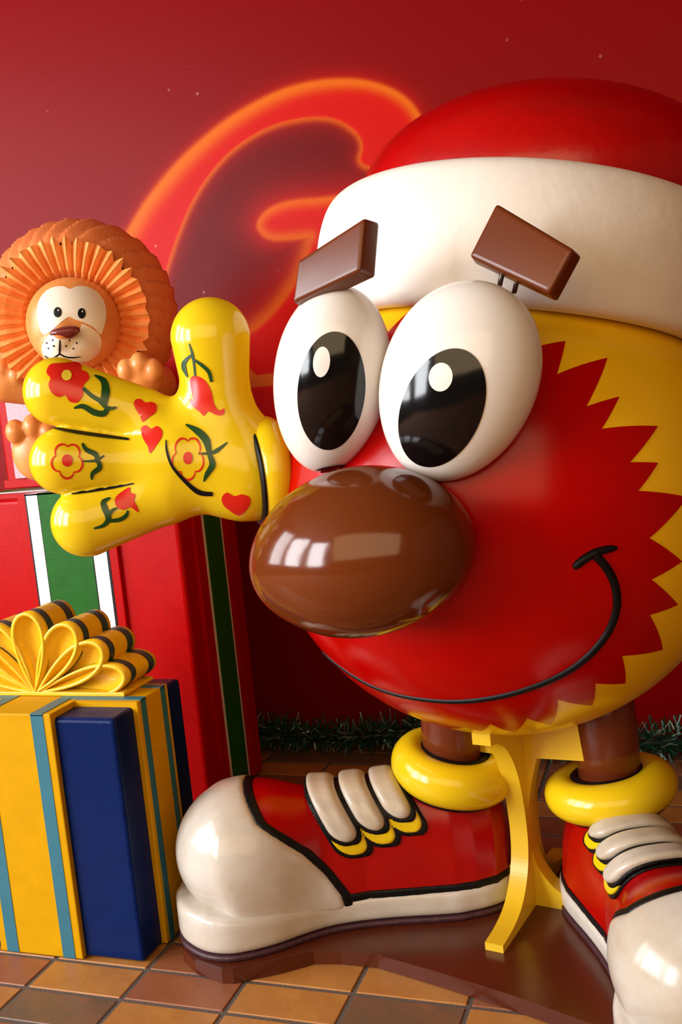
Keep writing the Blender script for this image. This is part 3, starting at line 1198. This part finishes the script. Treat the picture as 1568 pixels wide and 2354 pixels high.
bmesh.ops.bevel(bm, geom=[e for e in bm.edges if e.verts[0].co.z > 0.03 and e.verts[1].co.z > 0.03], offset=0.003, segments=2, affect='EDGES')
base_board = from_bm('base_board', bm, M['plate'], statue)

# crossed boards of the stand
saz = math.radians(-11)
SF = np.array([math.sin(saz), -math.cos(saz), 0])
SB = np.array([math.cos(saz), math.sin(saz), 0])
SC = np.array([-0.405, 2.197, 0])


def board(prof_, dirv, nrm, th, c):
    bm_ = bmesh.new()
    f1 = [bm_.verts.new(c + dirv * r + np.array([0, 0, z]) + nrm * th / 2) for r, z in prof_]
    f2 = [bm_.verts.new(c + dirv * r + np.array([0, 0, z]) - nrm * th / 2) for r, z in prof_]
    bm_.faces.new(f1)
    bm_.faces.new(f2[::-1])
    for i in range(len(prof_)):
        bm_.faces.new((f1[i], f2[i], f2[(i + 1) % len(prof_)], f1[(i + 1) % len(prof_)]))
    return from_bm('stand_board', bm_, M['stand'], statue)


edge = smooth_path([(0.178, 0.484), (0.130, 0.455), (0.088, 0.405), (0.060, 0.34), (0.044, 0.26), (0.042, 0.19), (0.060, 0.13), (0.105, 0.08), (0.165, 0.058), (0.235, 0.052)], 8)
half = [(0.21, 0.53), (0.21, 0.49), (0.178, 0.484)] + [tuple(p) for p in edge[1:]] + [(0.235, PZ)]
pa = half + [(-r, z) for r, z in half[::-1]]
board(pa, SF, SB, 0.042, SC)
halfb = [(0.15, 0.49), (0.15, 0.40)] + [(r * 0.9 - 0.02, z) for r, z in [tuple(p) for p in edge[24:]]] + [(0.19, PZ)]
halfb[1] = (0.16, 0.40)
halfb.insert(2, (0.05, 0.395))
board(halfb + [(-r, z) for r, z in halfb[::-1]], SB, SF, 0.042, SC)

# ================================================================== GIFTS
# blue gift with the wide yellow ribbon and bow
bx0, bx1, by0, by1, bzt = -1.795, -1.245, 1.838, 2.150, 0.588
gift = empty('gift_box', (-1.52, 1.99, 0), 'blue gift box with wide yellow striped ribbon and yellow bow, on the floor', 'gift box')
box('box_body', (bx0, by0, 0.002), (bx1, by1, bzt), M['gblue'], gift, 0.010, 3)
rx0, rx1 = -1.637, -1.403
ry0, ry1 = 1.920, 2.062
tk = 0.014


def ribbon_loop(lo, hi, axis, parent, mat, tk_, z0=0.003, ztop=None, dz=0.0):
    """band around a box; axis 'x': band runs front-top-back, axis 'y': side-top-side"""
    bm_ = bmesh.new()
    (x0, y0), (x1, y1) = lo, hi
    zt = ztop + tk_ - dz
    if axis == 'x':
        bm_box(bm_, (x0, y0 - tk_, z0), (x1, y0 + 0.004, zt), 0.003, 2)
        bm_box(bm_, (x0, y1 - 0.004, z0), (x1, y1 + tk_, zt), 0.003, 2)
        bm_box(bm_, (x0 + 0.0002, y0 - tk_ + 0.004, ztop - 0.004), (x1 - 0.0002, y1 + tk_ - 0.004, zt - 0.0003), 0, 2)
    else:
        bm_box(bm_, (x0 - tk_, y0, z0), (x0 + 0.004, y1, zt), 0.003, 2)
        bm_box(bm_, (x1 - 0.004, y0, z0), (x1 + tk_, y1, zt), 0.003, 2)
        bm_box(bm_, (x0 - tk_ + 0.004, y0 + 0.0002, ztop - 0.004), (x1 + tk_ - 0.004, y1 - 0.0002, zt - 0.0003), 0, 2)
    return from_bm('ribbon', bm_, mat, parent)


r1_ = ribbon_loop((rx0, by0), (rx1, by1), 'x', gift, M['gyellow'], tk, 0.003, bzt)
r2_ = ribbon_loop((bx0, ry0), (bx1, ry1), 'y', gift, M['gyellow'], tk, 0.003, bzt, 0.0008)
e_ = 0.0012
for sx0, sx1 in ((rx1 - 0.054, rx1 - 0.020), (rx0 + 0.020, rx0 + 0.054)):
    bm = bmesh.new()
    bm_box(bm, (sx0, by0 - tk - e_, 0.004), (sx1, by0 - tk + 0.002, bzt + tk - 0.002))
    bm_box(bm, (sx0, by0 - tk - e_, bzt + tk - 0.004), (sx1, ry0 + 0.036, bzt + tk + e_))
    from_bm('ribbon_stripe', bm, M['gteal'], r1_)
for sy0, sy1, xa in ((ry0 + 0.014, ry0 + 0.036, rx1 - 0.054), (ry1 - 0.036, ry1 - 0.014, rx1 - 0.054)):
    bm = bmesh.new()
    bm_box(bm, (bx1 + tk - 0.002, sy0, 0.004), (bx1 + tk + e_, sy1, bzt + tk - 0.002))
    bm_box(bm, (xa, sy0, bzt + tk - 0.004), (bx1 + tk + e_, sy1, bzt + tk + e_ - 0.0002))
    from_bm('ribbon_stripe', bm, M['gteal'], r2_)
    box('ribbon_stripe', (bx0 - tk - e_, sy0, bzt + tk - 0.004), (rx0 + 0.054, sy1, bzt + tk + e_ - 0.0002), M['gteal'], r2_, 0)

# bow: fan of seven hollow loops, each a teardrop drawn out towards the wall
bow_o = np.array([-1.540, 1.955, 0.606])
bow = None
tear_n = 40


def teardrop(L, w):
    out = []
    for i in range(tear_n):
        t = 2 * math.pi * i / tear_n
        y = 0.5 * (1 - math.cos(t))
        x = math.sin(t) * (math.sin(t / 2)) ** 1.15
        out.append((x * w * 0.60, y * L))
    return np.array(out)


for k, (ang, L, w) in enumerate([(0, 0.205, 0.105), (37, 0.212, 0.105), (-37, 0.212, 0.105), (61, 0.235, 0.10), (-61, 0.235, 0.10), (80, 0.265, 0.088), (-80, 0.265, 0.088)]):
    a = math.radians(ang)
    ex = np.array([math.cos(a), 0, -math.sin(a)])
    ey = np.array([math.sin(a), 0, math.cos(a)])
    outer, inner, deep = teardrop(L, w), teardrop(L * 0.90, w * 0.80), teardrop(L * 0.80, w * 0.42)
    inner[:, 1] += L * 0.055
    deep[:, 1] += L * 0.09
    dy0 = 0.0006 * k
    rings = [(deep, 0.034, 0), (inner, 0.012, 0), (inner, 0.002, 0), (outer, 0.0, 0), (outer, 0.026, 0), (outer, 0.050, 1), (outer, 0.108, 0), (outer, 0.136, 1), (outer, 0.146, 0)]
    V, Fc, mi = [], [], []
    for sh, yy, mm in rings:
        for x, y in sh:
            p = bow_o + ex * x + ey * y + np.array([0, yy + dy0, 0])
            p[2] = max(p[2], 0.6035)
            V.append(p)
    for r_ in range(len(rings) - 1):
        for i in range(tear_n):
            a0, b0 = r_ * tear_n + i, r_ * tear_n + (i + 1) % tear_n
            Fc.append((a0, b0, b0 + tear_n, a0 + tear_n))
            mi.append(rings[r_ + 1][2])
    Fc.append(tuple(range(tear_n - 1, -1, -1)))
    mi.append(0)
    Fc.append(tuple((len(rings) - 1) * tear_n + i for i in range(tear_n)))
    mi.append(0)
    if bow is None:
        bow = box('bow', (-1.80, 1.953, 0.6025), (-1.285, 2.09, 0.612), M['bow'], gift, 0.002)
    make('bow_loop', np.array(V), Fc, [M['bow'], M['bowband']], bow, True, mi)

# tall red gift with the green and white ribbon
ax0, ax1, ay0, ay1, azt = -2.205, -1.440, 2.586, 2.985, 1.036
gred = empty('gift_box', (-1.82, 2.78, 0), 'tall red gift box with green and white striped ribbon under the toy lion', 'gift box')
box('box_body', (ax0, ay0, 0.002), (ax1, ay1, azt), M['gred'], gred, 0.014, 3)
ta = 0.014
ra = ribbon_loop((-1.992, ay0), (-1.652, ay1), 'x', gred, M['gred'], ta, 0.003, azt)
rb = ribbon_loop((ax0, 2.655), (ax1, 2.895), 'y', gred, M['gred'], ta, 0.003, azt, 0.0008)
for x0, x1, mt, ee in ((-1.962, -1.682, 'line', 0.0008), (-1.956, -1.690, 'gwhite', 0.0014), (-1.915, -1.738, 'line', 0.0018), (-1.912, -1.741, 'ggreen', 0.0024)):
    bm = bmesh.new()
    bm_box(bm, (x0, ay0 - ta - ee, 0.004), (x1, ay0 - ta + 0.002, azt + ta + ee * 0.5))
    bm_box(bm, (x0, ay0 - ta - ee, azt + ta - 0.004), (x1, 2.70, azt + ta + ee))
    from_bm('ribbon_stripe', bm, M[mt], ra)
for y0, y1, mt, ee in ((2.708, 2.842, 'gwhite', 0.0012), (2.720, 2.830, 'ggreen', 0.0022)):
    bm = bmesh.new()
    bm_box(bm, (ax1 + ta - 0.002, y0, 0.004), (ax1 + ta + ee, y1, azt + ta + ee * 0.5))
    bm_box(bm, (ax0 - ta - ee, y0, azt + ta - 0.004), (ax1 + ta + ee, y1, azt + ta + ee))
    from_bm('ribbon_stripe', bm, M[mt], rb)

# small red gift with the pale ribbon behind the lion
g3 = empty('gift_box', (-2.0, 2.97, 1.053), 'small red gift box with pale pink ribbon behind the toy lion', 'gift box')
box('box_body', (-2.255, 2.872, 1.0535), (-1.75, 3.10, 1.50), M['gred'], g3, 0.010, 2)
bm = bmesh.new()
bm_box(bm, (-2.212, 2.862, 1.085), (-2.03, 2.874, 1.508), 0.003)
bm_box(bm, (-2.212, 2.862, 1.498), (-2.03, 3.10, 1.510), 0.003)
from_bm('ribbon', bm, M['gpale'], g3)
box('base_band', (-2.262, 2.862, 1.0535), (-1.745, 3.0, 1.082), M['gred'], g3, 0.002)

# ================================================================== LION
hc = at_y(170, 745, 2.50)
lion = empty('toy_lion', (float(hc[0]), 2.70, 1.051), 'orange toy lion with a pleated mane and cream face sitting on the red gift box', 'toy lion')
ls, lu, ln = facing(22, -6, -3)
HR = 0.134


def L3(a, b_, c_):
    return hc + ls * a + lu * b_ + ln * c_


LT = frame(hc, ls, lu, ln)


def head_fn(x, y, z):
    h = ellip(x, y, z, (0, 0, 0), (HR, HR, HR * 0.98))
    m = ellip(x, y, z, (-0.010, -0.066, 0.082), (0.080, 0.056, 0.072))
    br = cone(x, y, z, (-0.008, 0.010, 0.105), (-0.016, -0.040, 0.140), 0.016, 0.030)
    return smin(smin(h, br, 0.03), m, 0.012)


head = sdf_obj('head', head_fn, (-0.17, -0.17, -0.16), (0.17, 0.16, 0.19), 0.0055, M['lion'], lion, LT)
hs = Surf(head)


def lc(pts):
    return [(x * 0.26786, y * 0.26786 + 510) for x, y in pts]


mark('face_patch', smooth_path(lc([(600, 578), (545, 555), (460, 562), (385, 605), (335, 680), (318, 770), (330, 870), (362, 955), (400, 960), (460, 920), (540, 850), (595, 818), (650, 840), (730, 868), (800, 905), (862, 965), (888, 905), (908, 820), (905, 735), (878, 660), (820, 595), (740, 557), (660, 555)]), 4, True), hs, M['cream'], head, 0.0012, 5)
mark('muzzle_patch', smooth_path(lc([(440, 960), (385, 1020), (362, 1080), (375, 1140), (420, 1185), (520, 1205), (640, 1205), (760, 1190), (840, 1130), (868, 1050), (858, 985), (820, 938), (760, 900), (705, 878), (690, 905), (675, 950), (600, 1000), (500, 1005)]), 4, True), hs, M['cream'], head, 0.0014, 5)
for ex_, ey_ in ((497, 778), (700, 787)):
    p = mark('lion_eye', oval(*lc([(ex_, ey_)])[0], 8.9, 11.8), hs, M['line'], head, 0.0024, 4)
    mark('eye_glint', oval(*lc([(ex_ + 6, ey_ - 16)])[0], 1.6, 2.0, 0, 12), hs, M['white'], head, 0.0034, 3)
nh, nnrm = hs.hit(558 * 0.26786, 955 * 0.26786 + 510)
ellipsoid('lion_nose', np.array(nh) - ln * 0.004, (ls * 0.041, lu * 0.0185, ln * 0.018), M['lnose'], head, 32, 20, -0.25)
for pth, w in (([(515, 1012), (514, 1070), (512, 1130)], [8, 16, 14]), ([(388, 1145), (420, 1168), (470, 1160), (512, 1130)], [4, 12, 12, 14]), ([(512, 1130), (560, 1155), (620, 1162), (694, 1154)], [14, 12, 12, 4])):
    mark('mouth_line', stroke_outline(lc(pth), [v * 0.26786 for v in w]), hs, M['line'], head, 0.0026, 4)
for dx_, dy_ in ((455, 1016), (408, 1042), (465, 1062), (420, 1086), (592, 1017), (566, 1063), (657, 1042), (628, 1088)):
    mark('whisker_dot', oval(*lc([(dx_, dy_)])[0], 1.9, 2.3, 0, 10), hs, M['line'], head, 0.0026, 3)

# pleated mane: a ring of folded paper-like pleats in front, a grooved hood behind
NP = 42
mc = L3(-0.004, 0.014, 0.0)
V, Fc = [], []
n = NP * 2
prof_m = [(0.122, -0.022, 0.003), (0.140, 0.004, 0.008), (0.185, 0.022, 0.012), (0.224, 0.026, 0.012)]
for i in range(n):
    p = 2 * math.pi * i / n
    sg = 1 if i % 2 else -1
    jit = 1 + 0.05 * math.sin(i * 3.7) * (0.6 if i % 2 else 1)
    for (r_, z_, am) in prof_m:
        rr = r_ * (1 + (jit - 1) * (r_ - 0.118) / 0.108) + (0.007 * sg if r_ > 0.2 else 0)
        V.append(mc + (ls * math.cos(p) + lu * math.sin(p)) * rr + ln * (z_ + am * sg))
mm_ = len(prof_m)
for i in range(n):
    for j in range(mm_ - 1):
        a0, b0 = i * mm_ + j, ((i + 1) % n) * mm_ + j
        Fc.append((a0, b0, b0 + 1, a0 + 1))
make('mane', np.array(V), Fc, M['mane'], lion, False)
V, Fc = [], []
nh_, nr_ = 240, 22
for j in range(nr_):
    t = j / (nr_ - 1)
    z_ = 0.014 - 0.28 * t
    rad = 0.214 + 0.060 * math.sin(min(t / 0.55, 1) * math.pi / 2)
    if t > 0.45:
        q_ = (t - 0.45) / 0.55
        rad *= math.sqrt(max(1 - (q_ ** 2.4) * 0.97, 0.0009))
    for i in range(nh_):
        p = 2 * math.pi * i / nh_
        gsw = (p * 30 / (2 * math.pi) + 2.0 * t + 0.35 * math.sin(3 * p)) % 1.0
        gr = 0.017 * (gsw ** 0.6) * (1 - t * 0.3) * min(t * 8, 1)
        V.append(mc + (ls * math.cos(p) + lu * math.sin(p)) * (rad + gr) + ln * z_ + ls * 0.02 * t + lu * 0.012 * t)
for j in range(nr_ - 1):
    for i in range(nh_):
        a0, b0 = j * nh_ + i, j * nh_ + (i + 1) % nh_
        Fc.append((a0, b0, b0 + nh_, a0 + nh_))
Fc.append(tuple((nr_ - 1) * nh_ + i for i in range(nh_)))
make('mane_hood', np.array(V), Fc, M['hood'], lion, True)

# body, arms and legs in the lion's upright frame
bo = np.array([hc[0] + 0.02, 2.66, 1.0525])
az2 = math.radians(24)
BT = frame(bo, np.array([math.cos(az2), math.sin(az2), 0]), np.array([0, 0, 1.0]), np.array([math.sin(az2), -math.cos(az2), 0]))
Bi = np.linalg.inv(BT)


def bl(px, py, Y):
    p = at_y(px, py, Y)
    return tuple((Bi @ np.array([*p, 1]))[:3])


pr, pl_, ft = bl(328, 868, 2.46), bl(18, 878, 2.48), bl(70, 1032, 2.50)
ft2 = (0.16, 0.10, ft[2])


def lion_body(x, y, z):
    t = ellip(x, y, z, (0, 0.17, 0), (0.15, 0.19, 0.13))
    a1 = cone(x, y, z, (0.12, 0.30, 0), pr, 0.06, 0.058)
    a2 = cone(x, y, z, (-0.12, 0.30, 0), pl_, 0.06, 0.062)
    f = smin(smin(t, a1, 0.03), a2, 0.03)
    for p, s in ((pr, 1), (pl_, -1)):
        for (dx, dy) in ((-0.038, 0.022), (0.0, 0.036), (0.036, 0.016)):
            f = smin(f, ellip(x, y, z, (p[0] + dx, p[1] + dy, p[2] + 0.036), (0.026, 0.034, 0.032)), 0.008)
    for p, s in ((ft, -1), (ft2, 1)):
        f = smin(f, cone(x, y, z, (0.09 * s, 0.08, 0.02), (p[0], p[1] - 0.02, p[2] - 0.06), 0.07, 0.06), 0.03)
        f = smin(f, ellip(x, y, z, (p[0] + 0.02, p[1] - 0.012, p[2]), (0.075, 0.088, 0.05)), 0.02)
        for (dx, dy) in ((-0.030, 0.055), (0.022, 0.066), (0.066, 0.045)):
            f = smin(f, ellip(x, y, z, (p[0] + dx, p[1] + dy, p[2] + 0.026), (0.030, 0.038, 0.036)), 0.006)
    return np.maximum(f, 0.001 - y)


sdf_obj('limbs', lion_body, (-0.46, -0.01, -0.2), (0.46, 0.52, 0.44), 0.009, M['lion'], lion, BT)


def denim_fn(x, y, z):
    return smax(ellip(x, y, z, (0, 0.17, 0), (0.157, 0.20, 0.138)), np.maximum(y - 0.33, 0.02 - y), 0.01)


sdf_obj('overalls', denim_fn, (-0.2, 0, -0.18), (0.2, 0.4, 0.18), 0.010, M['denim'], lion, BT)

# ================================================================== GARLAND
gar = empty('tinsel_garland', (-0.7, 3.2, 0), 'dark green tinsel garland lying on the floor along the red wall', 'garland')
gp = [np.array([x, 3.185 + 0.02 * math.sin(x * 5.1), 0.062 + 0.015 * math.sin(x * 7.3 + 1)]) for x in np.arange(-1.9, 0.7, 0.05)]
tube('garland_wire', gp, 0.012, M['wire'], gar, 8)
V, Fc, mi = [], [], []
for k in range(7000):
    x = rng.uniform(-1.9, 0.65)
    c = np.array([x, 3.185 + 0.02 * math.sin(x * 5.1), 0.066 + 0.015 * math.sin(x * 7.3 + 1)])
    d = rng.normal(size=3)
    d /= np.linalg.norm(d)
    d = d * np.array([0.8, 1, 1])
    L = rng.uniform(0.05, 0.098)
    d[2] *= 0.95
    tipp = c + d * L
    if tipp[2] < 0.004:
        tipp[2] = rng.uniform(0.004, 0.02)
    if tipp[1] > 3.293:
        tipp[1] = 3.293
    sd = np.cross(d, rng.normal(size=3))
    sd = sd / max(np.linalg.norm(sd), 1e-6) * rng.uniform(0.0012, 0.0026)
    m0 = c + (tipp - c) * rng.uniform(0.3, 0.6)
    b0 = len(V)
    V += [m0 - sd, m0 + sd, tipp + sd, tipp - sd]
    Fc.append((b0, b0 + 1, b0 + 2, b0 + 3))
    mi.append(1 if rng.random() < 0.2 else 0)
V = np.array(V)
V[:, 2] = np.maximum(V[:, 2], 0.002)
tn = make('tinsel', V, Fc, [M['tinsel'], M['tinsel_lt']], gar, False, mi)
tn['kind'] = 'stuff'
